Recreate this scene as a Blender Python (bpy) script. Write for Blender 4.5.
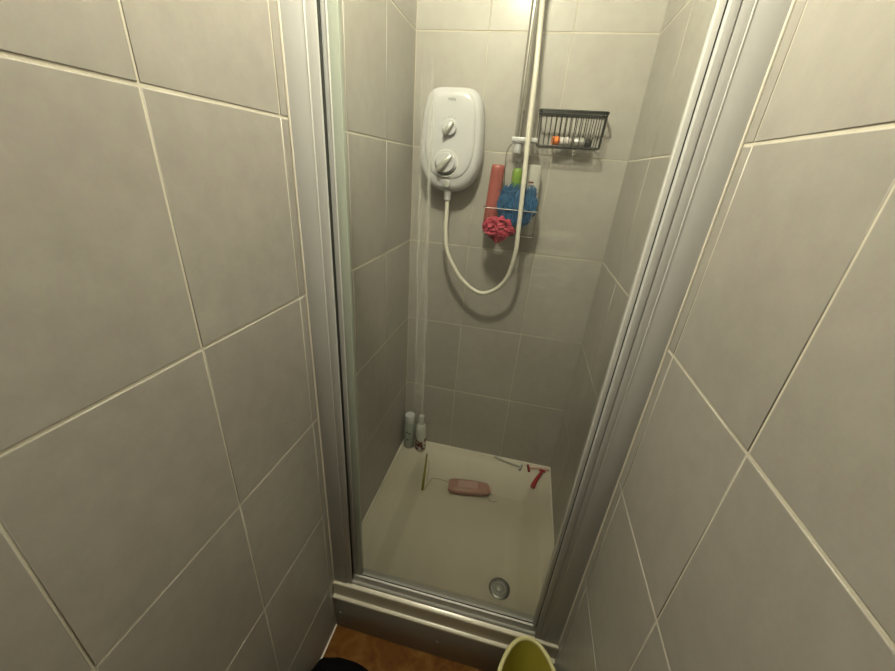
import bpy, bmesh, math, random
from mathutils import Vector, Matrix
random.seed(7)
SC = bpy.context.scene
COL = SC.collection
for o in list(bpy.data.objects):
    bpy.data.objects.remove(o)
PI = math.pi

# ------------------------------------------------------------------ camera
# metres; floor z = 0, back wall of the shower y = 0, left wall x = 0, right wall x = W
W = 0.76
cam_d = bpy.data.cameras.new('camera')
cam = bpy.data.objects.new('camera', cam_d)
COL.objects.link(cam)
cam_d.sensor_width = 36.0
cam_d.lens = 36.0 * 363.084 / 895.0
cam_d.clip_start = 0.02
right = Vector((0.9734985, 0.2173137, 0.0712425))
fwd = Vector((-0.1683540, 0.8918261, -0.4198846))
up = Vector((-0.1547826, 0.3967630, 0.9047770))
m = Matrix.Identity(4)
for i in range(3):
    m[i][0] = right[i]; m[i][1] = up[i]; m[i][2] = -fwd[i]
m.translation = (0.46365, -1.46399, 1.56806)
cam.matrix_world = m
SC.camera = cam

# ------------------------------------------------------------------ world, light, exposure
wd = bpy.data.worlds.new('world'); SC.world = wd
wd.use_nodes = True
wd.node_tree.nodes['Background'].inputs[0].default_value = (0.95, 0.97, 1.0, 1)
wd.node_tree.nodes['Background'].inputs[1].default_value = 0.005
LAMP = Vector((0.29, -0.87, 2.50))          # foot of the ceiling lamp
ld = bpy.data.lights.new('lamp_light', 'POINT')
ld.shadow_soft_size = 0.05
ld.energy = 43.0
ld.color = (1.0, 0.94, 0.70)
lo = bpy.data.objects.new('lamp_light', ld); COL.objects.link(lo)
lo.location = LAMP + Vector((0, 0, -0.135))
SC.view_settings.view_transform = 'Standard'
SC.view_settings.look = 'None'
SC.view_settings.gamma = 1.0
SC.view_settings.use_curve_mapping = False
SC.view_settings.exposure = 0.0

# ------------------------------------------------------------------ materials
def nt(name):
    m = bpy.data.materials.new(name); m.use_nodes = True
    t = m.node_tree
    return m, t, t.nodes['Principled BSDF']

def mat(name, col, rough=0.5, metal=0.0, var=0.06, scale=12.0, bump=0.0, bscale=40.0, trans=0.0, alpha=1.0, ior=1.45, spec=0.5, sss=0.0, coat=0.0):
    """principled material with a noise-driven tone variation"""
    m, t, b = nt(name)
    tc = t.nodes.new('ShaderNodeTexCoord')
    nz = t.nodes.new('ShaderNodeTexNoise'); nz.inputs['Scale'].default_value = scale; nz.inputs['Detail'].default_value = 4
    t.links.new(tc.outputs['Object'], nz.inputs['Vector'])
    mx = t.nodes.new('ShaderNodeMix'); mx.data_type = 'RGBA'
    c = Vector(col)
    mx.inputs[6].default_value = (*(c * (1 - var)), 1); mx.inputs[7].default_value = (*[min(1, v * (1 + var)) for v in c], 1)
    t.links.new(nz.outputs['Fac'], mx.inputs[0]); t.links.new(mx.outputs[2], b.inputs['Base Color'])
    b.inputs['Roughness'].default_value = rough; b.inputs['Metallic'].default_value = metal
    b.inputs['Transmission Weight'].default_value = trans; b.inputs['Alpha'].default_value = alpha
    b.inputs['IOR'].default_value = ior; b.inputs['Specular IOR Level'].default_value = spec
    b.inputs['Coat Weight'].default_value = coat
    if sss:
        b.inputs['Subsurface Weight'].default_value = sss; b.inputs['Subsurface Scale'].default_value = 0.01
    if bump:
        n2 = t.nodes.new('ShaderNodeTexNoise'); n2.inputs['Scale'].default_value = bscale; n2.inputs['Detail'].default_value = 3
        t.links.new(tc.outputs['Object'], n2.inputs['Vector'])
        bp = t.nodes.new('ShaderNodeBump'); bp.inputs['Strength'].default_value = bump; bp.inputs['Distance'].default_value = 0.004
        t.links.new(n2.outputs['Fac'], bp.inputs['Height']); t.links.new(bp.outputs['Normal'], b.inputs['Normal'])
    return m

def tile_mat():
    m, t, b = nt('glazed_grey_tile')
    geo = t.nodes.new('ShaderNodeNewGeometry')
    oi = t.nodes.new('ShaderNodeObjectInfo')
    def noise(sc, det, vec=None):
        n = t.nodes.new('ShaderNodeTexNoise'); n.inputs['Scale'].default_value = sc; n.inputs['Detail'].default_value = det
        t.links.new(vec or geo.outputs['Position'], n.inputs['Vector']); return n
    big = noise(4.0, 2)
    fine = noise(160.0, 3)
    mx = t.nodes.new('ShaderNodeMix'); mx.data_type = 'RGBA'
    mx.inputs[6].default_value = (0.345, 0.326, 0.301, 1); mx.inputs[7].default_value = (0.378, 0.361, 0.332, 1)
    rmp = t.nodes.new('ShaderNodeMapRange'); rmp.inputs[1].default_value = 0.35; rmp.inputs[2].default_value = 0.65
    t.links.new(big.outputs['Fac'], rmp.inputs[0]); t.links.new(rmp.outputs[0], mx.inputs[0])
    hs = t.nodes.new('ShaderNodeHueSaturation')
    vr = t.nodes.new('ShaderNodeMapRange'); vr.inputs[3].default_value = 0.96; vr.inputs[4].default_value = 1.04
    t.links.new(oi.outputs['Random'], vr.inputs[0]); t.links.new(vr.outputs[0], hs.inputs['Value'])
    t.links.new(mx.outputs[2], hs.inputs['Color'])
    mf = t.nodes.new('ShaderNodeMix'); mf.data_type = 'RGBA'; mf.blend_type = 'MULTIPLY'; mf.inputs[0].default_value = 0.12
    t.links.new(hs.outputs['Color'], mf.inputs[6]); t.links.new(fine.outputs['Color'], mf.inputs[7])
    t.links.new(mf.outputs[2], b.inputs['Base Color'])
    rr = t.nodes.new('ShaderNodeMapRange'); rr.inputs[3].default_value = 0.46; rr.inputs[4].default_value = 0.54
    b.inputs['Specular IOR Level'].default_value = 0.7; b.inputs['Coat Weight'].default_value = 0.22; b.inputs['Coat Roughness'].default_value = 0.22
    t.links.new(big.outputs['Fac'], rr.inputs[0]); t.links.new(rr.outputs[0], b.inputs['Roughness'])
    blot = noise(26.0, 4)
    bm_ = t.nodes.new('ShaderNodeMapRange'); bm_.inputs[1].default_value = 0.3; bm_.inputs[2].default_value = 0.7; bm_.inputs[3].default_value = 0.95; bm_.inputs[4].default_value = 1.05
    t.links.new(blot.outputs['Fac'], bm_.inputs[0])
    h2 = t.nodes.new('ShaderNodeHueSaturation'); t.links.new(bm_.outputs[0], h2.inputs['Value'])
    t.links.new(mf.outputs[2], h2.inputs['Color']); t.links.new(h2.outputs['Color'], b.inputs['Base Color'])
    # dried-on water residue on the back wall, right of the caddy
    sp = t.nodes.new('ShaderNodeSeparateXYZ'); t.links.new(geo.outputs['Position'], sp.inputs[0])
    def band(sock, a, b_, c, d):
        u = t.nodes.new('ShaderNodeMapRange'); u.interpolation_type = 'SMOOTHSTEP'; u.inputs[1].default_value = a; u.inputs[2].default_value = b_
        w = t.nodes.new('ShaderNodeMapRange'); w.interpolation_type = 'SMOOTHSTEP'; w.inputs[1].default_value = d; w.inputs[2].default_value = c
        t.links.new(sock, u.inputs[0]); t.links.new(sock, w.inputs[0])
        k = t.nodes.new('ShaderNodeMath'); k.operation = 'MULTIPLY'; t.links.new(u.outputs[0], k.inputs[0]); t.links.new(w.outputs[0], k.inputs[1]); return k.outputs[0]
    def mul(a, b_):
        k = t.nodes.new('ShaderNodeMath'); k.operation = 'MULTIPLY'
        for i_, v_ in enumerate((a, b_)):
            if isinstance(v_, float): k.inputs[i_].default_value = v_
            else: t.links.new(v_, k.inputs[i_])
        return k.outputs[0]
    mp = t.nodes.new('ShaderNodeMapping'); mp.inputs['Scale'].default_value = (5, 1, 26); t.links.new(geo.outputs['Position'], mp.inputs[0])
    rs = noise(1.0, 4, mp.outputs[0])
    rsm = t.nodes.new('ShaderNodeMapRange'); rsm.inputs[1].default_value = 0.47; rsm.inputs[2].default_value = 0.62; t.links.new(rs.outputs['Fac'], rsm.inputs[0])
    msk = mul(mul(mul(band(sp.outputs['X'], 0.44, 0.50, 0.60, 0.70), band(sp.outputs['Z'], 1.08, 1.16, 1.36, 1.45)), mul(rsm.outputs[0], 0.16)), band(sp.outputs['Y'], -0.02, -0.01, 0.02, 0.03))
    rx = t.nodes.new('ShaderNodeMix'); rx.data_type = 'RGBA'; rx.inputs[7].default_value = (0.72, 0.70, 0.64, 1)
    t.links.new(msk, rx.inputs[0]); t.links.new(h2.outputs['Color'], rx.inputs[6]); t.links.new(rx.outputs[2], b.inputs['Base Color'])
    wav = noise(16.0, 2)
    bp = t.nodes.new('ShaderNodeBump'); bp.inputs['Strength'].default_value = 0.20; bp.inputs['Distance'].default_value = 0.004
    t.links.new(wav.outputs['Fac'], bp.inputs['Height']); t.links.new(bp.outputs['Normal'], b.inputs['Normal'])
    return m

def floor_mat():
    m, t, b = nt('orange_brown_vinyl')
    geo = t.nodes.new('ShaderNodeNewGeometry')
    n = t.nodes.new('ShaderNodeTexNoise'); n.inputs['Scale'].default_value = 14; n.inputs['Detail'].default_value = 8; n.inputs['Distortion'].default_value = 1.2
    t.links.new(geo.outputs['Position'], n.inputs['Vector'])
    r = t.nodes.new('ShaderNodeValToRGB')
    r.color_ramp.elements[0].position = 0.32; r.color_ramp.elements[0].color = (0.085, 0.028, 0.0015, 1)
    r.color_ramp.elements[1].position = 0.70; r.color_ramp.elements[1].color = (0.20, 0.095, 0.018, 1)
    e = r.color_ramp.elements.new(0.5); e.color = (0.135, 0.050, 0.0032, 1)
    t.links.new(n.outputs['Fac'], r.inputs[0]); t.links.new(r.outputs[0], b.inputs['Base Color'])
    b.inputs['Roughness'].default_value = 0.65; b.inputs['Specular IOR Level'].default_value = 0.2
    return m

def glass_mat():
    """clear pane with a dried soap-scum run down one side"""
    m, t, b = nt('shower_glass')
    out = t.nodes['Material Output']
    geo = t.nodes.new('ShaderNodeNewGeometry')
    sep = t.nodes.new('ShaderNodeSeparateXYZ'); t.links.new(geo.outputs['Position'], sep.inputs[0])
    def math_(op, a, bb=None, clamp=False):
        n = t.nodes.new('ShaderNodeMath'); n.operation = op; n.use_clamp = clamp
        for i, v in enumerate((a, bb)):
            if v is None: continue
            if isinstance(v, (int, float)): n.inputs[i].default_value = v
            else: t.links.new(v, n.inputs[i])
        return n.outputs[0]
    def mr(v, a, bb, c=0.0, d=1.0):
        n = t.nodes.new('ShaderNodeMapRange'); n.interpolation_type = 'SMOOTHSTEP'
        t.links.new(v, n.inputs[0])
        for i, x in enumerate((a, bb, c, d)): n.inputs[i + 1].default_value = x
        return n.outputs[0]
    # wobble of the run along the height
    wn = t.nodes.new('ShaderNodeTexNoise'); wn.noise_dimensions = '1D'; wn.inputs['Scale'].default_value = 6.0; wn.inputs['Detail'].default_value = 4
    t.links.new(sep.outputs['Z'], wn.inputs['W'])
    wob = math_('MULTIPLY', math_('SUBTRACT', wn.outputs['Fac'], 0.5), 0.010)
    # the run drifts sideways by 2.5 cm over its length
    drift = math_('MULTIPLY', math_('SUBTRACT', sep.outputs['Z'], 1.5), -0.016)
    u = math_('SUBTRACT', math_('SUBTRACT', sep.outputs['X'], drift), wob)
    def run(c, w, gain):
        return math_('MULTIPLY', mr(math_('ABSOLUTE', math_('SUBTRACT', u, c)), w, w * 0.15), gain)
    st = math_('ADD', math_('ADD', run(0.2505, 0.0022, 0.36), run(0.2690, 0.0046, 0.34)), run(0.2600, 0.017, 0.15))
    st = math_('MULTIPLY', st, mr(sep.outputs['Z'], 0.95, 1.10))
    st = math_('MULTIPLY', st, mr(sep.outputs['Z'], 1.76, 1.66))
    sv = t.nodes.new('ShaderNodeTexNoise'); sv.inputs['Scale'].default_value = 1.0; sv.inputs['Detail'].default_value = 5
    mp = t.nodes.new('ShaderNodeMapping'); mp.inputs['Scale'].default_value = (160, 1, 3.5)
    t.links.new(geo.outputs['Position'], mp.inputs[0]); t.links.new(mp.outputs[0], sv.inputs['Vector'])
    st = math_('MULTIPLY', st, mr(sv.outputs['Fac'], 0.25, 0.7, 0.35, 1.0))
    haze = math_('MULTIPLY', mr(sv.outputs['Fac'], 0.45, 0.85), 0.012)
    fac = math_('ADD', st, math_('ADD', haze, 0.013), clamp=True)
    tr = t.nodes.new('ShaderNodeBsdfTransparent'); tr.inputs[0].default_value = (0.97, 0.98, 0.97, 1)
    gl = t.nodes.new('ShaderNodeBsdfGlossy'); gl.inputs['Roughness'].default_value = 0.02
    # Schlick reflectance, the same from both sides of the pane
    dot = t.nodes.new('ShaderNodeVectorMath'); dot.operation = 'DOT_PRODUCT'
    t.links.new(geo.outputs['Normal'], dot.inputs[0]); t.links.new(geo.outputs['Incoming'], dot.inputs[1])
    inv = math_('SUBTRACT', 1.0, math_('ABSOLUTE', dot.outputs['Value']), clamp=True)
    refl = math_('ADD', math_('MULTIPLY', math_('POWER', inv, 5.0), 0.9), 0.022, clamp=True)
    m1 = t.nodes.new('ShaderNodeMixShader'); t.links.new(refl, m1.inputs[0]); t.links.new(tr.outputs[0], m1.inputs[1]); t.links.new(gl.outputs[0], m1.inputs[2])
    df = t.nodes.new('ShaderNodeBsdfDiffuse'); df.inputs[0].default_value = (0.82, 0.83, 0.80, 1)
    m2 = t.nodes.new('ShaderNodeMixShader'); t.links.new(fac, m2.inputs[0]); t.links.new(m1.outputs[0], m2.inputs[1]); t.links.new(df.outputs[0], m2.inputs[2])
    t.links.new(m2.outputs[0], out.inputs[0])
    t.nodes.remove(b)
    return m

def emit_mat(name, col, s):
    m, t, b = nt(name)
    b.inputs['Base Color'].default_value = (0.9, 0.9, 0.88, 1)
    b.inputs['Emission Color'].default_value = (*col, 1); b.inputs['Emission Strength'].default_value = s
    return m

M = dict(
    tile=tile_mat(), floor=floor_mat(), glass=glass_mat(),
    grout=mat('cream_grout', (0.60, 0.57, 0.49), 0.75, var=0.12, scale=30, bump=0.2, bscale=300),
    grout_wet=mat('stained_grout', (0.50, 0.46, 0.39), 0.7, var=0.2, scale=14, bump=0.2, bscale=300),
    silicone=mat('white_silicone', (0.74, 0.70, 0.62), 0.4, var=0.08, scale=40),
    paint=mat('white_paint', (0.55, 0.54, 0.50), 0.6, var=0.03, scale=5),
    dimpaint=mat('taupe_paint', (0.22, 0.20, 0.17), 0.6, var=0.03, scale=5),
    frame=mat('white_frame', (0.49, 0.495, 0.505), 0.32, var=0.03, scale=9),
    frame_edge=mat('pale_frame_edge', (0.58, 0.585, 0.58), 0.25, var=0.03, scale=9),
    alu=mat('brushed_aluminium', (0.42, 0.42, 0.40), 0.5, metal=0.35, var=0.08, scale=20),
    seal=mat('dark_rubber_seal', (0.045, 0.05, 0.045), 0.6),
    green_seal=mat('green_tinted_seal', (0.50, 0.56, 0.50), 0.3, alpha=0.72, var=0.05),
    tray=mat('ivory_acrylic', (0.58, 0.545, 0.455), 0.33, var=0.07, scale=9, bump=0.03, bscale=500),
    lip=mat('glossy_ivory_edge', (0.60, 0.57, 0.48), 0.24, var=0.06, scale=14, bump=0.04, bscale=260, spec=0.8),
    plinth=mat('grey_plinth_board', (0.31, 0.295, 0.27), 0.5, var=0.06, scale=8),
    chrome=mat('chrome', (0.62, 0.62, 0.60), 0.12, metal=1.0, var=0.05),
    steel=mat('dull_steel', (0.30, 0.31, 0.30), 0.35, metal=0.9, var=0.2, scale=60),
    white=mat('white_plastic', (0.50, 0.505, 0.53), 0.22, var=0.02, scale=8),
    white2=mat('knob_plastic', (0.66, 0.66, 0.63), 0.25, var=0.02),
    silver=mat('silver_paint', (0.50, 0.50, 0.47), 0.28, metal=0.4, var=0.05),
    ink=mat('grey_print', (0.12, 0.12, 0.12), 0.5),
    hose=mat('ivory_hose', (0.60, 0.58, 0.51), 0.35, var=0.04),
    black=mat('black_coated_wire', (0.014, 0.017, 0.015), 0.35, var=0.2),
    red=mat('salmon_plastic', (0.30, 0.08, 0.07), 0.4, var=0.25, scale=45, bump=0.5, bscale=60),
    pink=mat('crimson_net', (0.33, 0.028, 0.058), 0.55, var=0.45, scale=60, bump=0.6, bscale=180),
    blue=mat('blue_strands', (0.013, 0.085, 0.20), 0.5, var=0.5, scale=70),
    green=mat('green_gel', (0.15, 0.25, 0.045), 0.2, var=0.15, sss=0.2),
    clear=mat('clear_plastic', (0.75, 0.78, 0.74), 0.12, alpha=0.45),
    milky=mat('milky_plastic', (0.50, 0.50, 0.46), 0.3, alpha=0.75),
    orange=mat('orange_plastic', (0.74, 0.20, 0.045), 0.35),
    lilac=mat('pale_body', (0.60, 0.56, 0.55), 0.4),
    dark=mat('dark_plastic', (0.03, 0.03, 0.032), 0.35),
    bottle_grey=mat('sage_bottle', (0.33, 0.37, 0.33), 0.3, var=0.1, scale=25),
    bottle_white=mat('pale_bottle', (0.52, 0.54, 0.50), 0.25, var=0.1, scale=25),
    maroon=mat('maroon_print', (0.10, 0.02, 0.022), 0.5, var=0.4, scale=80),
    pinksoap=mat('pink_translucent', (0.46, 0.27, 0.235), 0.2, var=0.12, scale=30, sss=0.3),
    pinklabel=mat('pale_pink_label', (0.52, 0.34, 0.31), 0.35),
    redrazor=mat('red_plastic', (0.34, 0.020, 0.022), 0.3),
    pinkrazor=mat('pale_pink_plastic', (0.60, 0.42, 0.38), 0.3),
    stick=mat('olive_stick', (0.22, 0.21, 0.03), 0.5, var=0.2, scale=50),
    hair=mat('dark_hair', (0.05, 0.04, 0.03), 0.5),
    olive=mat('olive_yellow_plastic', (0.44, 0.40, 0.065), 0.3, var=0.05),
    olive_rim=mat('pale_yellow_rim', (0.62, 0.585, 0.31), 0.35, var=0.04),
    cloth=mat('black_fabric', (0.0035, 0.0035, 0.005), 0.95, var=0.3, scale=200, bump=0.3, bscale=300, spec=0.1),
    lamp=emit_mat('lamp_diffuser', (1.0, 0.925, 0.74), 6.0),
)

# ------------------------------------------------------------------ mesh helpers
def box(bm, x0, x1, y0, y1, z0, z1, bev=0.0, seg=2):
    r = bmesh.ops.create_cube(bm, size=1.0)
    vs = r['verts']
    for v in vs:
        v.co = Vector(((x0 + x1) / 2 + v.co.x * (x1 - x0), (y0 + y1) / 2 + v.co.y * (y1 - y0), (z0 + z1) / 2 + v.co.z * (z1 - z0)))
    if bev:
        es = list({e for v in vs for e in v.link_edges})
        bmesh.ops.bevel(bm, geom=es, offset=bev, segments=seg, affect='EDGES', profile=0.5)
    return bm

def catmull(pts, n=8):
    P = [Vector(p) for p in pts]
    P = [P[0] * 2 - P[1]] + P + [P[-1] * 2 - P[-2]]
    out = []
    for i in range(1, len(P) - 2):
        a, b, c, d = P[i - 1:i + 3]
        for k in range(n):
            t = k / n
            out.append(0.5 * ((2 * b) + (c - a) * t + (2 * a - 5 * b + 4 * c - d) * t * t + (3 * b - 3 * c + d - a) * t ** 3))
    out.append(P[-2])
    return out

def tube(bm, pts, r, seg=10, closed=False, caps=True, radii=None):
    pts = [Vector(p) for p in pts]
    n = len(pts)
    rings = []
    prev = None
    for i, p in enumerate(pts):
        if closed: t = pts[(i + 1) % n] - pts[i - 1]
        else: t = pts[min(i + 1, n - 1)] - pts[max(i - 1, 0)]
        t.normalize()
        if prev is None:
            a = Vector((0, 0, 1)) if abs(t.z) < 0.9 else Vector((1, 0, 0))
            u = t.cross(a).normalized()
        else:
            u = (prev - t * prev.dot(t)).normalized()
        prev = u
        v = t.cross(u)
        rr = radii[i] if radii else r
        rings.append([bm.verts.new(p + (u * math.cos(2 * PI * k / seg) + v * math.sin(2 * PI * k / seg)) * rr) for k in range(seg)])
    m_ = n if closed else n - 1
    for i in range(m_):
        A, B = rings[i], rings[(i + 1) % n]
        for k in range(seg):
            bm.faces.new((A[k], A[(k + 1) % seg], B[(k + 1) % seg], B[k]))
    if caps and not closed:
        bm.faces.new(list(reversed(rings[0]))); bm.faces.new(rings[-1])
    return bm

def lathe(bm, prof, seg=24, mtx=None, sx=1.0, sy=1.0):
    """prof: list of (r, z); closed with caps where r > 0 at the ends"""
    mtx = mtx or Matrix.Identity(4)
    rings = []
    for r, z in prof:
        if r < 1e-6: rings.append([bm.verts.new(mtx @ Vector((0, 0, z)))])
        else: rings.append([bm.verts.new(mtx @ Vector((sx * r * math.cos(2 * PI * k / seg), sy * r * math.sin(2 * PI * k / seg), z))) for k in range(seg)])
    for A, B in zip(rings, rings[1:]):
        for k in range(seg):
            k2 = (k + 1) % seg
            if len(A) == 1 and len(B) == 1: continue
            if len(A) == 1: bm.faces.new((A[0], B[k2], B[k]))
            elif len(B) == 1: bm.faces.new((A[k], A[k2], B[0]))
            else: bm.faces.new((A[k], A[k2], B[k2], B[k]))
    if len(rings[0]) > 1: bm.faces.new(list(reversed(rings[0])))
    if len(rings[-1]) > 1: bm.faces.new(rings[-1])
    return bm

def prism_x(bm, prof, x0, x1):
    """extrude a (y, z) profile along x"""
    A = [bm.verts.new((x0, y, z)) for y, z in prof]; B = [bm.verts.new((x1, y, z)) for y, z in prof]
    n = len(prof)
    for i in range(n): bm.faces.new((A[i], A[(i + 1) % n], B[(i + 1) % n], B[i]))
    bm.faces.new(list(reversed(A))); bm.faces.new(B)
    return bm

def loft(bm, loops, cap0=True, cap1=True):
    R = [[bm.verts.new(p) for p in L] for L in loops]
    n = len(R[0])
    for A, B in zip(R, R[1:]):
        for k in range(n): bm.faces.new((A[k], A[(k + 1) % n], B[(k + 1) % n], B[k]))
    if cap0: bm.faces.new(list(reversed(R[0])))
    if cap1: bm.faces.new(R[-1])
    return bm

def base_of(o):
    v = Vector((0, 0, 0))
    while o is not None:
        v += o.location; o = o.parent
    return v

def obj(name, bm, mt, parent=None, smooth=True, origin=None, angle=40):
    """mesh given in world coordinates; parts are stored relative to their thing"""
    bmesh.ops.recalc_face_normals(bm, faces=bm.faces[:])
    off = base_of(parent) if parent else Vector(origin or (0, 0, 0))
    if off.length: bmesh.ops.translate(bm, verts=bm.verts[:], vec=-off)
    if smooth:
        ca = math.radians(angle)
        for f in bm.faces: f.smooth = True
        for e in bm.edges:
            if len(e.link_faces) == 2 and e.calc_face_angle(0) > ca: e.smooth = False
    me = bpy.data.meshes.new(name); bm.to_mesh(me); bm.free()
    me.materials.append(M[mt])
    o = bpy.data.objects.new(name, me); COL.objects.link(o)
    if parent: o.parent = parent
    else: o.location = off
    return o

def tag(o, label, cat, group=None, kind=None):
    o['label'] = label; o['category'] = cat
    if group: o['group'] = group
    if kind: o['kind'] = kind
    return o

def thing(name, loc, label, cat, group=None, kind=None):
    o = bpy.data.objects.new(name, None); COL.objects.link(o); o.location = loc
    o.empty_display_size = 0.05
    return tag(o, label, cat, group, kind)

def struct(name, bm, mt, label, cat, smooth=False):
    return tag(obj(name, bm, mt, smooth=smooth), label, cat, kind='structure')

def B(): return bmesh.new()

# ------------------------------------------------------------------ the room shell
CEIL = 2.50; YN = -2.3
REC = 0.0011                     # grout sits this far behind the tile faces
wall_left = struct('wall_left', box(B(), -0.10, -REC, YN, 0.10, 0, CEIL), 'grout', 'left wall of large grey tiles with cream joints', 'wall')
wall_right = struct('wall_right', box(B(), W + REC, W + 0.10, YN, 0.10, 0, CEIL), 'grout', 'right wall of large grey tiles with cream joints', 'wall')
wall_back = struct('wall_back', box(B(), -REC, W + REC, REC, 0.10, 0, CEIL), 'grout_wet', 'tiled back wall of the shower behind the white unit', 'wall')
struct('wall_near', box(B(), -0.10, W + 0.10, YN - 0.1, YN, 0, CEIL), 'dimpaint', 'plain painted wall behind the camera', 'wall')
struct('floor', box(B(), -0.10, W + 0.10, YN - 0.1, 0.10, -0.05, 0), 'floor', 'orange-brown stone-look floor before the shower step', 'floor')
struct('ceiling', box(B(), -0.10, W + 0.10, YN - 0.1, 0.10, CEIL, CEIL + 0.05), 'paint', 'plain white ceiling', 'ceiling')

ROWS = [0.0] + [0.5950 + 0.34472 * k for k in range(-1, 5)] + [CEIL]
_tiles = {}
def tile_mesh(w, h):
    k = (round(w, 4), round(h, 4))
    if k not in _tiles:
        bm = box(B(), -w / 2, w / 2, 0.0, 0.006, -h / 2, h / 2)       # face at y = 0, looks to -y
        es = [e for e in bm.edges if all(abs(v.co.y) < 1e-5 for v in e.verts)]
        bmesh.ops.bevel(bm, geom=es, offset=0.0011, segments=2, affect='EDGES', profile=0.5)
        bmesh.ops.recalc_face_normals(bm, faces=bm.faces[:])
        for f in bm.faces: f.smooth = f.calc_area() < w * 0.003
        me = bpy.data.meshes.new('tile'); bm.to_mesh(me); bm.free(); me.materials.append(M['tile'])
        _tiles[k] = me
    return _tiles[k]

JH, JV = 0.0046, 0.0032
def lay_tiles(wall, cols, place, rotz, jv=JV, jh=JH):
    for a, b in zip(cols, cols[1:]):
        for z0, z1 in zip(ROWS, ROWS[1:]):
            w, h = abs(b - a) - (jv if abs(b) > 0.6 or not rotz else 0.0020), (z1 - z0) - jh
            if w < 0.008 or h < 0.02: continue
            t = bpy.data.objects.new('tile', tile_mesh(w, h)); COL.objects.link(t); t.parent = wall
            t.location = place((a + b) / 2, (z0 + z1) / 2, random.uniform(-0.0003, 0.0003))
            t.rotation_euler = (random.uniform(-.0014, .0014), 0, rotz + random.uniform(-.0014, .0014))

left_c = [0.0, -0.270, -0.528, -0.790, -1.0507, -1.3133, -1.576, -1.838, -2.10, YN]
right_c = [0.0, -0.272, -0.534, -0.7955, -1.0569, -1.3185, -1.580, -1.8415, -2.103, YN]
back_c = [0.0, 0.245, 0.508, W]
lay_tiles(wall_left, left_c, lambda y, z, d: (d, y, z), PI / 2)
lay_tiles(wall_right, right_c, lambda y, z, d: (W + d, y, z), -PI / 2)
lay_tiles(wall_back, back_c, lambda x, z, d: (x, d, z), 0.0, 0.0018, 0.0040)

struct('trim_1', tube(B(), [(0.001, -0.776, 0.001), (0.001, YN, 0.001)], 0.004, 8), 'silicone', 'thin cream sealant bead between left wall and orange floor', 'trim', True)
struct('trim_2', tube(B(), [(W - 0.001, -0.776, 0.001), (W - 0.001, YN, 0.001)], 0.004, 8), 'silicone', 'thin cream sealant bead between right wall and orange floor', 'trim', True)
struct('trim_3', tube(B(), [(0.0005, -0.0005, 0.25), (0.0005, -0.0005, CEIL)], 0.0014, 8), 'grout_wet', 'pale sealant line in the back left corner of the shower', 'trim', True)
struct('trim_4', tube(B(), [(W - 0.0005, -0.0005, 0.25), (W - 0.0005, -0.0005, CEIL)], 0.0012, 8), 'tile', 'faint sealant line in the back right corner of the shower', 'trim', True)

# ------------------------------------------------------------------ shower tray
RIM, TF = 0.247, 0.200
def ramp(v, a, b): return max(0.0, min(1.0, (v - a) / (b - a)))
def sm(t): return t
def tray_z(x, y):
    d = min(ramp(x, 0.108, 0.163), ramp(x, 0.702, 0.634), ramp(y, -0.045, -0.20), ramp(y, -0.705, -0.672))
    z = RIM - (RIM - TF) * sm(d)
    if d >= 1: z -= 0.004 * max(0.0, 1 - math.hypot(x - 0.567, y + 0.612) / 0.35)
    return z
tray = thing('shower_tray', (W / 2, -0.385, 0.168), 'ivory shower tray with sunken floor and raised flat rims', 'shower tray')
bm = B()
xs = [0.0005 + (W - 0.001) * i / 110 for i in range(111)]; ys = [-0.756 + 0.7555 * j / 110 for j in range(111)]
G = [[bm.verts.new((x, y, tray_z(x, y))) for x in xs] for y in ys]
for j in range(110):
    for i in range(110): bm.faces.new((G[j][i], G[j][i + 1], G[j + 1][i + 1], G[j + 1][i]))
edge = [G[0][i] for i in range(111)] + [G[j][110] for j in range(1, 111)] + [G[110][i] for i in range(109, -1, -1)] + [G[j][0] for j in range(109, 0, -1)]
low = [bm.verts.new((v.co.x, v.co.y, 0.172)) for v in edge]
n = len(edge)
for k in range(n): bm.faces.new((edge[k], low[k], low[(k + 1) % n], edge[(k + 1) % n]))
bm.faces.new(low)
obj('basin', bm, 'tray', tray, angle=50)
lip = [(-0.7555, 0.2482), (-0.7590, 0.2476), (-0.7680, 0.2452), (-0.7706, 0.2438), (-0.7720, 0.2412), (-0.7722, 0.2370),
       (-0.7712, 0.1900), (-0.7716, 0.1850), (-0.7730, 0.1830), (-0.7800, 0.1812), (-0.7818, 0.1798), (-0.7824, 0.1770), (-0.7822, 0.1720), (-0.7800, 0.1690), (-0.7555, 0.1690)]
o = obj('front_lip', prism_x(B(), lip, 0.001, W - 0.001), 'lip', tray, angle=28)
# waste cover
dz = tray_z(0.567, -0.612)
dr = Matrix.Translation((0.567, -0.612, dz - 0.001))
wst = obj('waste_cover', lathe(B(), [(0.0385, 0), (0.0385, 0.003), (0.036, 0.0052), (0.030, 0.006), (0.0285, 0.004), (0.012, 0.0045), (0, 0.005)], 40, dr), 'steel', tray)
wst['label'] = 'round dull steel waste cover'
obj('waste_ring', tube(B(), [(0.567 + 0.021 * math.cos(2 * PI * k / 36), -0.612 + 0.021 * math.sin(2 * PI * k / 36), dz + 0.0030) for k in range(36)], 0.0016, 6, closed=True), 'silver', wst)
obj('waste_button', lathe(B(), [(0.010, 0.003), (0.010, 0.0052), (0.007, 0.0062), (0, 0.0064)], 24, dr), 'silver', wst)
# sealant around the three walls
bd = obj('sealant_bead', tube(B(), [(0.003, -0.75, RIM + 0.001), (0.003, -0.003, RIM + 0.001), (W - 0.003, -0.003, RIM + 0.001), (W - 0.003, -0.75, RIM + 0.001)], 0.005, 8), 'silicone', tray)
bd['label'] = 'cream sealant bead along the walls'

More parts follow.
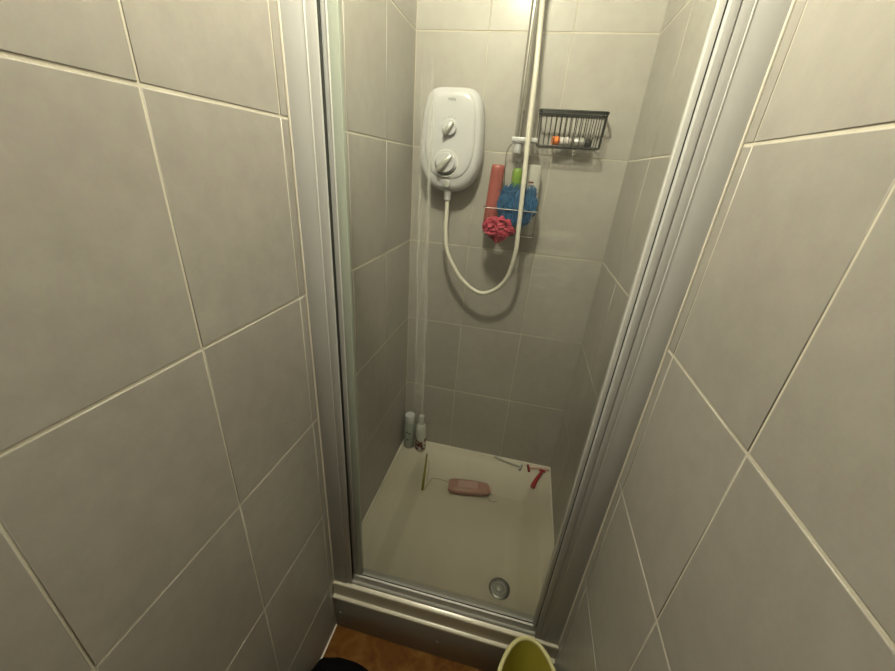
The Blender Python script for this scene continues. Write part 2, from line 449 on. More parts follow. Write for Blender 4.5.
# plinth board under the tray
pl = thing('plinth_panel', (W / 2, -0.768, 0), 'plain grey board closing the step under the shower tray', 'panel')
obj('board', box(B(), 0.001, W - 0.001, -0.7765, -0.760, 0.0, 0.1675, 0.001), 'plinth', pl)
for x, z in ((0.022, 0.088), (0.382, 0.090), (0.735, 0.090)):
    sc_ = obj('screw_cap', lathe(B(), [(0.0052, 0), (0.0052, 0.0012), (0.0036, 0.0028), (0, 0.0032)], 14, Matrix.Translation((x, -0.7765, z)) @ Matrix.Rotation(PI / 2, 4, 'X')), 'white', pl)

# ------------------------------------------------------------------ shower door and its frame
TOP = 1.90
door = thing('shower_door', (W / 2, -0.74, RIM), 'framed clear glass shower door with white side posts and streaked pane', 'shower door')
def P(name, *a, mt='frame', bev=0.0012, parent=None):
    return obj(name, box(B(), *a, bev), mt, parent or door)
zb = RIM + 0.001
# left post
P('wall_channel', 0.0006, 0.0460, -0.7650, -0.700, zb, TOP, bev=0.002)
P('post', 0.0470, 0.0668, -0.7625, -0.7560, zb, TOP, bev=0.002)
P('post_edge', 0.0456, 0.0476, -0.7655, -0.755, zb, TOP, mt='frame_edge', bev=0.0006)
P('rubber_seal', 0.0465, 0.0655, -0.7480, -0.705, zb + 0.004, TOP, mt='seal')
P('door_stile', 0.0662, 0.0768, -0.7470, -0.730, zb + 0.036, TOP - 0.02, bev=0.0015)
P('stile_edge', 0.0764, 0.0786, -0.7485, -0.730, zb + 0.036, TOP - 0.02, mt='frame_edge', bev=0.0008)
P('glazing_strip', 0.0786, 0.0975, -0.7450, -0.7330, zb + 0.036, TOP - 0.02, mt='green_seal', bev=0.001)
# right post
P('wall_channel', 0.7150, W - 0.0006, -0.7650, -0.700, zb, TOP, bev=0.002)
P('post_edge', 0.7138, 0.7158, -0.7655, -0.755, zb, TOP, mt='frame_edge', bev=0.0006)
P('post', 0.6990, 0.7145, -0.7635, -0.705, zb, TOP, bev=0.0015)
P('post', 0.6850, 0.6980, -0.7635, -0.705, zb, TOP, bev=0.0018)
P('rubber_seal', 0.6805, 0.6860, -0.7500, -0.712, zb + 0.03, TOP, mt='seal')
P('glazing_strip', 0.6740, 0.6828, -0.7520, -0.733, zb + 0.036, TOP - 0.02, mt='frame_edge', bev=0.0008)
# sealant where the posts meet the walls
for x in (0.0012, W - 0.0012):
    s = obj('sealant_bead', tube(B(), [(x, -0.7655, zb), (x, -0.7655, TOP)], 0.0022, 8), 'silicone', door)
# header and bottom rail
P('header_rail', 0.001, W - 0.001, -0.758, -0.715, TOP, TOP + 0.03, bev=0.002)
rail = [(-0.7600, zb), (-0.7595, 0.2530), (-0.7570, 0.2560), (-0.7525, 0.2585), (-0.7500, 0.2640), (-0.7480, 0.2770), (-0.7440, 0.2790), (-0.7180, 0.2790), (-0.7160, 0.2760), (-0.7150, zb)]
obj('bottom_rail', prism_x(B(), rail, 0.0668, 0.685), 'alu', door, angle=35)
P('bottom_seal', 0.0975, 0.674, -0.7425, -0.7345, 0.2790, 0.2850, mt='seal', bev=0.0008)
P('pane_edge', 0.0975, 0.674, -0.7430, -0.7350, 0.2850, 0.2875, mt='frame_edge', bev=0.0006)
gp = obj('glass_pane', box(B(), 0.0970, 0.6745, -0.7420, -0.7360, 0.2875, TOP - 0.005), 'glass', door, smooth=False)
gp['label'] = 'clear pane with vertical soap streaks'

# ------------------------------------------------------------------ electric shower unit
un = thing('electric_shower', (0.16, 0, 1.485), 'white electric shower unit with two silver-tipped dials on back wall', 'shower unit')
UC, UZ0, UZ1, UHW = 0.1580, 1.484, 1.812, 0.1130
def unit_outline(s=1.0, dz=0.0, nseg=72, hw=UHW, z0=UZ0, z1=UZ1, xc=UC):
    """rounded rectangle at the top, tapering to an egg-like chin"""
    zc = z0 + (z1 - z0) * 0.46
    out = []
    for k in range(nseg):
        a = 2 * PI * k / nseg
        c, s_ = math.cos(a), math.sin(a)
        if s_ >= 0: e, hh = 4.6, z1 - zc
        else: e, hh = 2.5, zc - z0
        x = math.copysign(abs(c) ** (2 / e), c); z = math.copysign(abs(s_) ** (2 / e), s_)
        wtop = 1 - 0.10 * max(0, z)
        out.append((xc + hw * x * wtop * s, zc + hh * z * s + dz))
    return out
def loops(spec, **kw):
    return [[(x, y, z) for x, z in unit_outline(s, **kw)] for y, s in spec]
obj('casing', loft(B(), loops([(-0.0005, 0.955), (-0.012, 0.975), (-0.014, 0.99), (-0.040, 1.0), (-0.060, 0.985), (-0.074, 0.955), (-0.083, 0.90), (-0.088, 0.82), (-0.091, 0.66), (-0.092, 0.4), (-0.0922, 0.1)])), 'white', un, angle=50)
obj('front_panel', loft(B(), loops([(-0.078, 1.0), (-0.0860, 1.0), (-0.0905, 0.985), (-0.0935, 0.95), (-0.0955, 0.88), (-0.0966, 0.7), (-0.0970, 0.4), (-0.0971, 0.1)], hw=0.088, z0=1.527, z1=1.796, xc=0.1585)), 'white', un, angle=85)
RX = Matrix.Rotation(PI / 2, 4, 'X')
def knob(x, z, r, tilt):
    k = obj('dial', lathe(B(), [(r * 1.16, 0), (r * 1.16, 0.0015), (r, 0.002), (r, 0.010), (r * 0.94, 0.0125), (0, 0.013)], 36, Matrix.Translation((x, -0.0965, z)) @ RX), 'white', un)
    # lever: a wedge across the dial, raised at the pointer end
    L = r * 1.0; w = r * 0.34
    mt = Matrix.Translation((x, -0.108, z)) @ Matrix.Rotation(tilt, 4, 'Y')
    loopsL = []
    for t, ww, h in ((-1.12, 0.75, 0.011), (-0.9, 1.0, 0.016), (-0.4, 1.05, 0.017), (0.3, 0.92, 0.014), (0.85, 0.70, 0.010), (1.0, 0.45, 0.006)):
        q = [(-1, 0), (-0.92, 0.7), (-0.5, 1), (0.5, 1), (0.92, 0.7), (1, 0)]
        loopsL.append([mt @ Vector((a * w * ww, -b * h, t * L)) for a, b in q])
    lv = obj('lever', loft(B(), loopsL), 'silver', k, angle=45)
    return k
knob(0.1580, 1.688, 0.0235, math.radians(38))
knob(0.1515, 1.582, 0.0320, math.radians(42))
obj('dial_ring', lathe(B(), [(0.044, 0), (0.044, 0.0008), (0.0405, 0.0010), (0.0405, 0)], 48, Matrix.Translation((0.1515, -0.0966, 1.580)) @ RX), 'white2', un)
pb = obj('round_button', lathe(B(), [(0.0115, 0), (0.0115, 0.004), (0.0095, 0.0052), (0.0085, 0.0035), (0.0035, 0.0035), (0.003, 0.0048), (0, 0.005)], 28, Matrix.Translation((0.1590, -0.0865, 1.513)) @ RX), 'silver', un)
# printed maker's mark and scale ticks
def text_part(body, size, x, y, z, parent, mt):
    cu = bpy.data.curves.new('lettering', 'FONT'); cu.body = body; cu.size = size; cu.extrude = 0.0002; cu.align_x = 'CENTER'
    to = bpy.data.objects.new('lettering', cu); COL.objects.link(to)
    me = bpy.data.meshes.new_from_object(to.evaluated_get(bpy.context.evaluated_depsgraph_get()))
    bpy.data.objects.remove(to)
    me.materials.clear(); me.materials.append(M[mt])
    o = bpy.data.objects.new('lettering', me); COL.objects.link(o); o.parent = parent
    o.location = Vector((x, y, z)) - base_of(parent); o.rotation_euler = (PI / 2, 0, 0)
    return o
bpy.context.view_layer.update()
text_part('mira', 0.0140, 0.159, -0.0968, 1.766, un, 'ink')
obj('maker_mark', box(B(), 0.151, 0.158, -0.0974, -0.0960, 1.7590, 1.7605), 'silver', un)
for dx, dz, w, h in ((-0.021, 0.026, 0.005, 0.0012), (-0.006, 0.032, 0.004, 0.0025), (0.004, 0.034, 0.0015, 0.006), (0.014, 0.028, 0.008, 0.0012)):
    obj('scale_mark', box(B(), 0.158 + dx - w / 2, 0.158 + dx + w / 2, -0.0972, -0.0960, 1.688 + dz - h / 2, 1.688 + dz + h / 2), 'ink', un)
obj('hose_outlet', lathe(B(), [(0.0135, 0.0), (0.0135, -0.020), (0.0125, -0.022), (0.0125, -0.040), (0.0095, -0.043), (0, -0.043)], 24, Matrix.Translation((0.158, -0.062, 1.498))), 'white', un)

# ------------------------------------------------------------------ hose, rail, handset
hp = [(0.158, -0.062, 1.457), (0.160, -0.066, 1.40), (0.162, -0.074, 1.351), (0.174, -0.082, 1.277), (0.211, -0.086, 1.211), (0.256, -0.088, 1.160), (0.320, -0.090, 1.127), (0.3783, -0.100, 1.1511),
      (0.4182, -0.115, 1.2083), (0.4351, -0.132, 1.3004), (0.4337, -0.134, 1.4034), (0.4279, -0.132, 1.544), (0.4193, -0.120, 1.7166), (0.4151, -0.110, 1.8458), (0.409, -0.094, 1.945), (0.405, -0.096, 2.018), (0.400, -0.10, 2.075)]
tag(obj('shower_hose', tube(B(), catmull(hp, 8), 0.0078, 12), 'hose', origin=hp[0]), 'long ivory shower hose looping down from the white unit', 'hose')

rl = thing('riser_rail', (0.386, 0, 1.625), 'slim chrome riser rail with white lower bracket behind the hose', 'rail')
obj('rail_tube', tube(B(), [(0.386, -0.060, 1.662), (0.383, -0.060, 2.22)], 0.0112, 20), 'chrome', rl)
bk = obj('lower_bracket', box(B(), 0.366, 0.452, -0.074, -0.046, 1.661, 1.676, 0.004, 3), 'white', rl)
obj('wall_foot', lathe(B(), [(0.012, 0.0), (0.012, 0.044), (0.016, 0.050), (0.016, 0.056)], 20, Matrix.Translation((0.388, -0.057, 1.668)) @ Matrix.Rotation(-PI / 2, 4, 'X')), 'white', rl)
obj('end_cap', lathe(B(), [(0.0138, 0.0), (0.0138, -0.030), (0.012, -0.034), (0, -0.035)], 24, Matrix.Translation((0.389, -0.060, 1.661))), 'white', rl)
obj('upper_bracket', box(B(), 0.366, 0.400, -0.078, -0.001, 2.215, 2.245, 0.004, 3), 'white', rl)

hs = thing('shower_handset', (0.392, -0.098, 2.075), 'white shower handset on its slider at the top of the rail', 'shower head')
obj('slider', box(B(), 0.364, 0.404, -0.088, -0.040, 2.075, 2.125, 0.006, 3), 'white', hs)
hb = catmull([(0.400, -0.100, 2.070), (0.397, -0.112, 2.12), (0.392, -0.135, 2.18), (0.386, -0.165, 2.235)], 6)
obj('handle', tube(B(), hb, 0.012, 14, radii=[0.010 + 0.005 * i / (len(hb) - 1) for i in range(len(hb))]), 'white', hs)
hd = Matrix.Translation((0.384, -0.180, 2.250)) @ Matrix.Rotation(math.radians(-38), 4, 'X')
obj('spray_head', lathe(B(), [(0.0, 0.02), (0.028, 0.018), (0.040, 0.006), (0.042, -0.008), (0.038, -0.014), (0, -0.015)], 32, hd), 'white', hs)

# ------------------------------------------------------------------ black wire basket
bx0, bx1, by0, by1, bz0, bz1 = 0.445, 0.656, -0.078, -0.004, 1.657, 1.756
bas = thing('wire_basket', (0.55, -0.055, bz0), 'black wire basket fixed high on the back wall', 'basket')
def rect(z, ins=0.0, rr=0.012, n=4):
    x0, x1, y0, y1 = bx0 + ins, bx1 - ins, by0 + ins, by1
    pts = []
    for cx, cy, a0 in ((x1 - rr, y1 - rr, 0), (x0 + rr, y1 - rr, PI / 2), (x0 + rr, y0 + rr, PI), (x1 - rr, y0 + rr, 1.5 * PI)):
        for k in range(n + 1):
            a = a0 + k * PI / 2 / n; pts.append((cx + rr * math.cos(a), cy + rr * math.sin(a), z))
    return pts
obj('top_rim', tube(B(), rect(bz1), 0.0034, 8, closed=True), 'black', bas)
obj('top_rim', tube(B(), rect(bz1 - 0.0045), 0.0020, 8, closed=True), 'black', bas)
obj('bottom_rim', tube(B(), rect(bz0, 0.004), 0.0015, 8, closed=True), 'black', bas)
NW = 13
for i in range(NW):
    x = bx0 + 0.008 + (bx1 - bx0 - 0.016) * i / (NW - 1)
    xb = 0.55 + (x - 0.55) * 0.97
    obj('upright_wire', tube(B(), [(x, by0, bz1), (xb, by0 + 0.004, bz0), (xb, by1 - 0.001, bz0), (x, by1, bz1)], 0.0013, 6), 'black', bas)
for j in range(3):
    for x, xb in ((bx0, bx0 + 0.004), (bx1, bx1 - 0.004)):
        y = by0 + 0.018 + 0.018 * j
        obj('side_wire', tube(B(), [(x, y, bz1), (xb, y, bz0)], 0.0013, 6), 'black', bas)
for j in range(2):
    y = by0 + 0.024 + 0.024 * j
    obj('floor_wire', tube(B(), [(bx0 + 0.004, y, bz0 - 0.002), (bx1 - 0.004, y, bz0 - 0.002)], 0.0013, 6), 'black', bas)

def RZ(a): return Matrix.Rotation(a, 4, 'Z')
def lying(x, y, z, ang):            # local z axis turned to lie along x, rotated by ang about the vertical
    return Matrix.Translation((x, y, z)) @ RZ(ang) @ Matrix.Rotation(PI / 2, 4, 'Y')
zz = bz0 + 0.0016
t1 = thing('small_bottle', (0.525, -0.05, zz), 'small pale bottle with orange cap lying in the black wire basket', 'bottle')
obj('cap', lathe(B(), [(0.0125, 0.0), (0.0135, 0.003), (0.0135, 0.020), (0.012, 0.022)], 22, lying(0.499, -0.056, zz + 0.0137, 0.25)), 'orange', t1)
obj('body', lathe(B(), [(0.010, 0.0), (0.0125, 0.004), (0.0125, 0.034), (0.010, 0.038), (0, 0.038)], 22, lying(0.5205, -0.0505, zz + 0.0137, 0.25)), 'lilac', t1)
t2 = thing('silver_canister', (0.59, -0.06, zz), 'short silver canister with dark end lying in the black basket', 'canister')
obj('body', lathe(B(), [(0.012, 0.0), (0.0135, 0.002), (0.0135, 0.034), (0.012, 0.036)], 22, lying(0.566, -0.050, zz + 0.0137, 0.05)), 'silver', t2)
obj('band', lathe(B(), [(0.0138, 0.016), (0.0138, 0.0185)], 22, lying(0.566, -0.050, zz + 0.0137, 0.05)), 'dark', t2)
obj('dark_cap', lathe(B(), [(0.0125, 0.0), (0.0128, 0.018), (0.010, 0.021), (0, 0.021)], 22, lying(0.602, -0.0482, zz + 0.0137, 0.05)), 'dark', t2)
t3 = thing('pale_tub', (0.548, -0.03, zz), 'little pale tub with dark lid standing at back of black basket', 'tub')
obj('body', lathe(B(), [(0.0095, 0), (0.011, 0.002), (0.011, 0.020), (0, 0.020)], 18, Matrix.Translation((0.549, -0.0185, zz))), 'clear', t3)
obj('lid', lathe(B(), [(0.0115, 0.020), (0.0115, 0.028), (0.010, 0.030), (0, 0.030)], 18, Matrix.Translation((0.549, -0.0185, zz))), 'steel', t3)

# ------------------------------------------------------------------ wire caddy hanging from the rail and what it holds
cz0, cz1 = 1.362, 1.449
cx0, cx1, cy0, cy1 = 0.300, 0.492, -0.118, -0.016
cad = thing('wire_caddy', (0.396, -0.06, cz0), 'thin chrome wire caddy hanging from the riser rail', 'caddy')
arc = [(0.366, -0.018, cz0)] + [(0.358, -0.018, 1.50), (0.352, -0.020, 1.58), (0.352, -0.030, 1.622), (0.360, -0.048, 1.646), (0.376, -0.074, 1.658)]
arc = catmull(arc, 6)
arcR = [Vector((0.778 - p.x, p.y, p.z)) for p in arc]
obj('hanging_wire', tube(B(), arc + arcR[::-1], 0.0016, 8), 'chrome', cad)
def crect(z, ins, rr=0.018, n=4):
    x0, x1, y0, y1 = cx0 + ins, cx1 - ins, cy0 + ins, cy1
    pts = []
    for cx, cy, a0 in ((x1 - rr, y1 - rr, 0), (x0 + rr, y1 - rr, PI / 2), (x0 + rr, y0 + rr, PI), (x1 - rr, y0 + rr, 1.5 * PI)):
        for k in range(n + 1):
            a = a0 + k * PI / 2 / n; pts.append((cx + rr * math.cos(a), cy + rr * math.sin(a), z))
    return pts
obj('basket_ring', tube(B(), crect(cz1, 0), 0.0020, 8, closed=True), 'chrome', cad)
obj('basket_ring', tube(B(), crect(cz0, 0.004), 0.0016, 8, closed=True), 'chrome', cad)
for i in range(9):
    x = cx0 + 0.02 + (cx1 - cx0 - 0.04) * i / 8
    obj('basket_wire', tube(B(), [(x, cy1, cz1), (x, cy1 - 0.001, cz0), (x, cy0 + 0.004, cz0), (x, cy0, cz1 if i in (0, 8) else cz0 + 0.008)], 0.0011, 6), 'chrome', cad)
zc = cz0 + 0.0014
# salmon-red tall bottle, leaning
rb = thing('salmon_bottle', (0.322, -0.062, zc), 'tall slim salmon-red bottle leaning at left end of the wire caddy', 'bottle')
mt = Matrix.Translation((0.3225, -0.060, zc + 0.003)) @ Matrix.Rotation(math.radians(2.5), 4, 'Y') @ Matrix.Diagonal((1.12, 1.12, 1.0, 1.0))
obj('body', lathe(B(), [(0.019, 0), (0.0215, 0.004), (0.022, 0.05), (0.0215, 0.12), (0.0212, 0.195), (0.0208, 0.21), (0.0195, 0.2185), (0.016, 0.222), (0, 0.223)], 28, mt, 1.0, 0.75), 'red', rb)
sm_ = obj('side_seam', tube(B(), [mt @ Vector((0.0075, -0.0160, 0.01)), mt @ Vector((0.0078, -0.0162, 0.12)), mt @ Vector((0.0074, -0.0154, 0.205))], 0.0012, 6), 'red', rb)
# green bottle with clear pump
gb = thing('green_bottle', (0.398, -0.048, zc), 'green gel bottle with clear neck behind the hose in the caddy', 'bottle')
mt = Matrix.Translation((0.400, -0.046, zc))
obj('body', lathe(B(), [(0.016, 0), (0.018, 0.003), (0.018, 0.205), (0.016, 0.214), (0.010, 0.219), (0, 0.219)], 24, mt), 'green', gb)
obj('clear_shoulder', lathe(B(), [(0.0186, 0.06), (0.0186, 0.118)], 24, mt), 'clear', gb)
obj('neck', lathe(B(), [(0.009, 0.219), (0.009, 0.235), (0.013, 0.238), (0.013, 0.248), (0.006, 0.252), (0, 0.252)], 20, mt), 'steel', gb)
# white bottle with label
wb = thing('white_bottle', (0.457, -0.052, zc), 'broad milky white bottle with small dark label at right of caddy', 'bottle')
mt = Matrix.Translation((0.456, -0.050, zc))
obj('body', lathe(B(), [(0.024, 0), (0.027, 0.004), (0.0275, 0.10), (0.027, 0.19), (0.0255, 0.217), (0.022, 0.228), (0.014, 0.232), (0, 0.233)], 30, mt, 1.0, 0.7), 'milky', wb)
for (x0, x1, z0, z1, mtn) in ((-0.012, 0.004, 0.1745, 0.1795, 'maroon'), (-0.010, 0.008, 0.164, 0.1685, 'ink'), (-0.006, 0.010, 0.159, 0.1605, 'white')):
    obj('label_mark', box(B(), 0.456 + x0, 0.456 + x1, -0.0703, -0.0660, zc + z0, zc + z1), mtn, wb)

# blue shaggy bath mitt: a lumpy core with a coat of strands
bl = thing('bath_mitt', (0.418, -0.098, zc + 0.03), 'blue shaggy bath mitt stuffed over the front of the caddy', 'bath mitt')
from mathutils import noise as mnoise
def mitt_pt(d, k=1.0):
    e = 0.72
    q = Vector([math.copysign(abs(c) ** e, c) for c in d])
    taper = 1.0 if q.z > 0 else 1.0 + 0.42 * q.z          # narrower towards the bottom
    return Vector((0.417 + q.x * 0.066 * k * taper, -0.093 + q.y * 0.016 * k, zc + 0.098 + q.z * 0.056 * k))
bm = B()
bmesh.ops.create_icosphere(bm, subdivisions=4, radius=1.0)
for v in bm.verts:
    n_ = mnoise.noise(v.co * 2.6) * 0.10 + mnoise.noise(v.co * 7) * 0.07
    v.co = mitt_pt(v.co.normalized(), 1 + n_)
obj('core', bm, 'blue', bl, angle=80)
rnd = random.Random(3)
bm = B()
for k in range(560):
    u, w_ = rnd.uniform(-0.9, 1), rnd.uniform(0, 2 * PI)
    d = Vector((math.sqrt(1 - u * u) * math.cos(w_), -abs(math.sqrt(1 - u * u) * math.sin(w_)), u))
    p = mitt_pt(d)
    up_ = rnd.random() < (0.55 if d.z > 0.5 else 0.12)
    L2 = rnd.uniform(0.010, 0.022)
    q = p + Vector((rnd.uniform(-.003, .003) + d.x * 0.003, -0.004, (0.5 if up_ else -0.5) * L2))
    r_ = p + Vector((rnd.uniform(-.005, .005) + d.x * 0.003, -0.003, (1 if up_ else -1) * L2))
    tube(bm, [p, q, r_], 0.002, 5, radii=[0.0022, 0.0022, 0.0013])
o = obj('strands', bm, 'blue', bl, angle=80); o['kind'] = 'stuff'

# pink crumpled net puff
pk = thing('net_puff', (0.362, -0.128, zc), 'crumpled crimson-pink net puff at the lower front of the caddy', 'bath puff')
bm = B()
bmesh.ops.create_icosphere(bm, subdivisions=5, radius=1.0)
for v in bm.verts:
    d = v.co.copy()
    n_ = abs(mnoise.noise(d * 2.3 + Vector((3, 1, 0)))) * 0.45 + abs(mnoise.noise(d * 5.5)) * 0.30 + mnoise.noise(d * 13) * 0.08
    s = 0.82 + n_ * 0.75
    taper = 1.0 if d.z > -0.2 else max(0.35, 1.0 + (d.z + 0.2) * 0.75)
    v.co = Vector((0.361 + d.x * 0.055 * s * taper + 0.008 * max(0, -d.z), -0.128 + d.y * 0.024 * s, zc + 0.020 + d.z * (0.040 if d.z > 0 else 0.050) * s))
obj('bundle', bm, 'pink', pk, angle=70)
rnd = random.Random(5)
for k in range(9):
    a0 = rnd.uniform(0, 2 * PI); c = Vector((0.360 + rnd.uniform(-.022, .022), -0.146 + rnd.uniform(-.003, .003), zc + 0.024 + rnd.uniform(-.015, .018)))
    rr = rnd.uniform(0.010, 0.022)
    pts = [c + Vector((math.cos(a0 + t * 0.5) * rr, -0.006 * math.sin(t * 0.9), math.sin(a0 + t * 0.5) * rr * 0.75)) for t in range(9)]
    obj('ruffle', tube(B(), catmull(pts, 3), 0.004, 6), 'pink', pk)

# ------------------------------------------------------------------ bottles in the tray corner
b1 = thing('sage_bottle', (0.040, -0.052, RIM), 'sage-grey shower bottle with white cap in the back left tray corner', 'bottle')
mt = Matrix.Translation((0.041, -0.054, tray_z(0.041, -0.054) + 0.0008))
obj('body', lathe(B(), [(0.024, 0), (0.027, 0.004), (0.0275, 0.12), (0.0265, 0.138), (0.023, 0.150), (0, 0.150)], 28, mt), 'bottle_grey', b1)
obj('cap', lathe(B(), [(0.0245, 0.150), (0.0255, 0.152), (0.0255, 0.190), (0.0235, 0.196), (0, 0.197)], 28, mt), 'white', b1)
for (a0, z) in ((-1.75, 0.105), (-1.3, 0.098), (-1.6, 0.060)):
    obj('print_mark', lathe(B(), [(0.006, 0), (0.006, 0.0008), (0, 0.001)], 10, mt @ Matrix.Translation((0.0268 * math.cos(a0), 0.0268 * math.sin(a0), z)) @ Matrix.Rotation(PI / 2 + a0, 4, 'Z') @ RX), 'ink', b1)
b2 = thing('patterned_bottle', (0.102, -0.060, RIM), 'pale narrow-necked bottle with dark patterned label beside the sage bottle', 'bottle')
mt = Matrix.Translation((0.103, -0.060, tray_z(0.103, -0.060) + 0.0012))
obj('body', lathe(B(), [(0.024, 0), (0.0265, 0.004), (0.0265, 0.070), (0.0262, 0.12), (0.024, 0.148), (0.016, 0.160), (0, 0.160)], 28, mt), 'bottle_white', b2)
obj('neck', lathe(B(), [(0.014, 0.160), (0.014, 0.204), (0.012, 0.208), (0, 0.208)], 22, mt), 'clear', b2)
rnd = random.Random(11)
for k in range(24):
    a0 = -PI / 2 + rnd.uniform(-1.25, 1.25); z = rnd.uniform(0.014, 0.074)
    s = rnd.uniform(0.007, 0.0115)
    obj('label_patch', lathe(B(), [(s, 0), (s, 0.0012), (0, 0.0014)], 7, mt @ Matrix.Translation((0.0258 * math.cos(a0), 0.0258 * math.sin(a0), z)) @ Matrix.Rotation(PI / 2 + a0, 4, 'Z') @ RX, 1.0, 0.6), 'maroon', b2)

# ------------------------------------------------------------------ things lying in the tray
# olive stick
p0, p1 = Vector((0.145, -0.080, 0)), Vector((0.178, -0.272, 0))
pts = []
for i in range(13):
    p = p0.lerp(p1, i / 12); p.z = max(tray_z(p.x, p.y), tray_z(p.x + 0.004, p.y), tray_z(p.x - 0.004, p.y)) + 0.0060
    pts.append(p)
z0_, z1_ = pts[0].z, pts[-1].z
for i, p in enumerate(pts): p.z = max(p.z, z0_ + (z1_ - z0_) * i / 12)
tag(obj('thin_stick', tube(B(), pts, 0.0055, 8, radii=[0.0042 + 0.0018 * i / 12 for i in range(13)]), 'stick', origin=p1), 'thin olive-green stick lying along the left of the tray floor', 'stick')
# pink bottle lying on its side
pkb = thing('pink_bottle', (0.384, -0.205, TF), 'translucent pink flat bottle lying on the middle of the tray floor', 'bottle')
mt = Matrix.Translation((0.290, -0.222, TF + 0.0187)) @ RZ(math.radians(7.5))
L_ = 0.190
lp = []
for t, w_, h in ((0.0, 0.026, 0.010), (0.012, 0.035, 0.015), (0.04, 0.038, 0.018), (0.10, 0.038, 0.0185), (0.15, 0.034, 0.0185), (0.175, 0.031, 0.0175), (0.186, 0.027, 0.014), (0.19, 0.020, 0.009)):
    lp.append([mt @ Vector((t, math.copysign(abs(math.cos(a)) ** 0.6, math.cos(a)) * w_, math.copysign(abs(math.sin(a)) ** 0.7, math.sin(a)) * h)) for a in [2 * PI * k / 28 for k in range(28)]])
obj('body', loft(B(), lp), 'pinksoap', pkb, angle=50)
obj('label', loft(B(), [[mt @ Vector((t, y, 0.0182 + h)) for y, h in ((-0.020, 0.0), (0.020, 0.0), (0.020, 0.0012), (-0.020, 0.0012))] for t in (0.045, 0.075, 0.105, 0.135)]), 'pinklabel', pkb)
obj('end_lid', loft(B(), [[mt @ Vector((t, math.cos(a) * 0.018, math.sin(a) * 0.010)) for a in [2 * PI * k / 20 for k in range(20)]] for t in (0.188, 0.200)]), 'pinklabel', pkb)

# razors on the back rim
def razor(name, head, tail, z, mh, mb, label, ctrl=None, rh=0.0042):
    h, t = Vector((*head, z)), Vector((*tail, z))
    d = (t - h).normalized(); s = Vector((-d.y, d.x, 0))
    o = thing(name, (h + t) / 2, label, 'razor', 'razors on the back rim of the tray')
    pts = catmull([h + d * 0.006, h + d * 0.03 + s * 0.003, h.lerp(t, 0.6) + s * 0.004, t], 6)
    n_ = len(pts)
    obj('handle', tube(B(), [p + Vector((0, 0, rh)) for p in pts], rh, 10, radii=[rh * (0.62 + 0.5 * (i / (n_ - 1)) ** 1.5) for i in range(n_)]), mb, o)
    hd_ = obj('razor_head', loft(B(), [[h + s * a + d * b + Vector((0, 0, c)) for b, c in ((-0.005, 0.0), (0.005, 0.0), (0.006, 0.006), (-0.003, 0.010))] for a in (-0.022, 0.022)]), mh, o, smooth=False)
    obj('blade_strip', loft(B(), [[h + s * a + d * b + Vector((0, 0, c)) for b, c in ((-0.0052, 0.004), (-0.0042, 0.0035), (-0.003, 0.0105), (-0.004, 0.0110))] for a in (-0.016, 0.016)]), 'dark', hd_, smooth=False)
    return o
razor('razor', (0.614, -0.045), (0.482, -0.012), RIM + 0.002, 'white', 'milky', 'clear white disposable razor lying along the back edge of the tray', rh=0.0068)
razor('razor', (0.652, -0.040), (0.752, -0.024), RIM + 0.002, 'redrazor', 'pinkrazor', 'pale pink razor with dark red head by the tray\'s right corner', rh=0.0064)
zr = tray_z(0.672, -0.138)
rz = thing('red_brush', (0.69, -0.09, zr), 'short red club-shaped handle lying below the pale pink razor', 'brush')
pts = [Vector((0.716, -0.050, RIM + 0.016)), Vector((0.703, -0.080, RIM + 0.014)), Vector((0.690, -0.105, RIM + 0.009)), Vector((0.680, -0.130, RIM + 0.001)), Vector((0.674, -0.146, RIM - 0.006))]
cp = catmull(pts, 5); n_ = len(cp)
obj('grip', tube(B(), cp, 0.006, 12, radii=[0.0060 + 0.0072 * (i / (n_ - 1)) ** 1.3 * (1 if i < n_ - 2 else 0.75) for i in range(n_)]), 'redrazor', rz)
obj('tip', tube(B(), [cp[0] + Vector((-0.012, 0.006, -0.004)), cp[0] + Vector((0.0, 0.003, 0.0)), cp[0] + Vector((0.016, -0.004, 0.0))], 0.005, 8), 'redrazor', rz)
# stray hairs
for pts, lab in (([(0.160, -0.105), (0.176, -0.150), (0.178, -0.185), (0.186, -0.215)], 'fine dark hair curving beside the olive stick'),
                 ([(0.186, -0.262), (0.196, -0.215), (0.206, -0.192), (0.240, -0.187), (0.285, -0.190)], 'fine dark hair running from the pink bottle towards the stick'),
                 ([(0.478, -0.232), (0.492, -0.242), (0.506, -0.242), (0.522, -0.236)], 'short dark hair at the right end of the pink bottle')):
    c = [(p.x, p.y, tray_z(p.x, p.y) + 0.0009) for p in catmull([(x, y, 0) for x, y in pts], 8)]
    tag(obj('hair_strand', tube(B(), c, 0.0008, 5), 'hair', origin=c[0]), lab, 'hair', 'stray hairs in the tray')

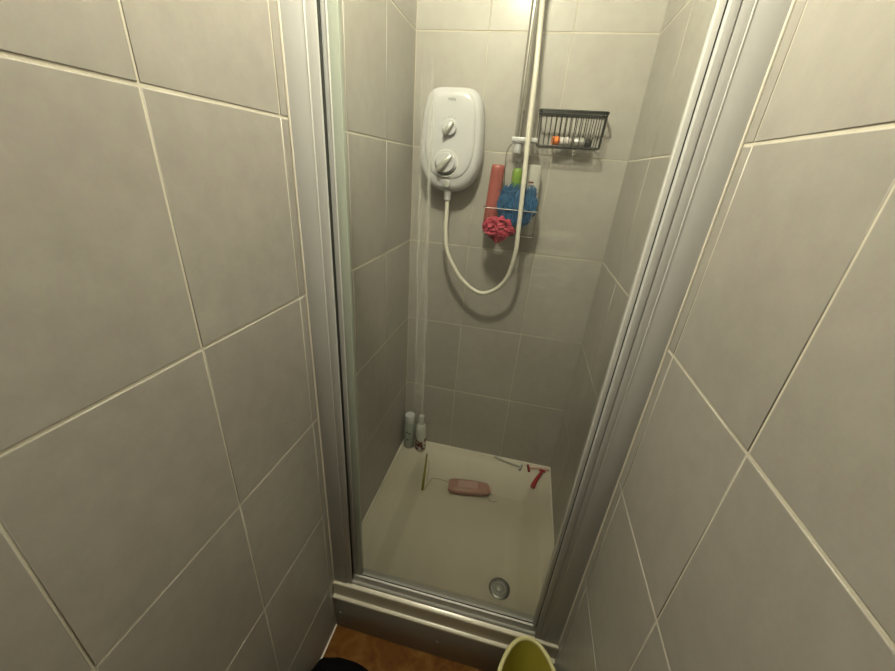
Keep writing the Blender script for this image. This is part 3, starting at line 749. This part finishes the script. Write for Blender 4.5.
# ------------------------------------------------------------------ olive plastic tub and the black bag on the floor
tb = thing('plastic_tub', (0.662, -0.975, 0), 'oval olive-yellow plastic tub with pale rim before the shower step', 'tub')
mt = Matrix.Translation((0.662, -0.975, 0.0))
TA, TB = 0.094, 0.183
outer = [(0.70, 0.001), (0.74, 0.004), (0.80, 0.08), (0.90, 0.20), (0.97, 0.285), (0.99, 0.295)]
inner = [(0.955, 0.294), (0.935, 0.280), (0.865, 0.200), (0.76, 0.08), (0.69, 0.014), (0.62, 0.008), (0, 0.008)]
obj('body', lathe(B(), outer + inner, 64, mt, TA, TB), 'olive', tb, angle=60)
rim = [(0.662 + TA * 0.973 * math.cos(a), -0.975 + TB * 0.985 * math.sin(a), 0.2945) for a in [2 * PI * k / 72 for k in range(72)]]
obj('rim', tube(B(), rim, 0.0062, 10, closed=True), 'olive_rim', tb)

bm = B()
bmesh.ops.create_icosphere(bm, subdivisions=4, radius=1.0)
for v in bm.verts:
    d = v.co.copy()
    n_ = mnoise.noise(d * 2.2) * 0.06
    x = math.copysign(abs(d.x) ** 0.55, d.x); y = math.copysign(abs(d.y) ** 0.6, d.y)
    v.co = Vector((max(0.004, 0.118 + x * 0.116 * (1 + n_)), -1.055 + y * 0.158 * (1 + n_), max(0.0, 0.065 + math.copysign(abs(d.z) ** 0.8, d.z) * 0.085 * (1 + n_))))
bag = thing('fabric_bag', (0.112, -1.07, 0), 'black fabric bag on the orange floor beside left wall', 'bag')
obj('sack', bm, 'cloth', bag, angle=80)
obj('handle_loop', tube(B(), catmull([(0.07, -1.10, 0.135), (0.075, -1.11, 0.17), (0.11, -1.115, 0.185), (0.145, -1.11, 0.17), (0.15, -1.10, 0.135)], 6), 0.006, 8), 'cloth', bag)

# ------------------------------------------------------------------ ceiling lamp (above the frame)
cl = thing('ceiling_lamp', LAMP, 'round white ceiling lamp lighting the little bathroom', 'lamp')
obj('base', lathe(B(), [(0.10, 0), (0.10, -0.02), (0, -0.02)], 32, Matrix.Translation(LAMP)), 'white', cl)
obj('diffuser', lathe(B(), [(0.09, -0.02), (0.085, -0.05), (0.06, -0.07), (0, -0.078)], 32, Matrix.Translation(LAMP)), 'lamp', cl)
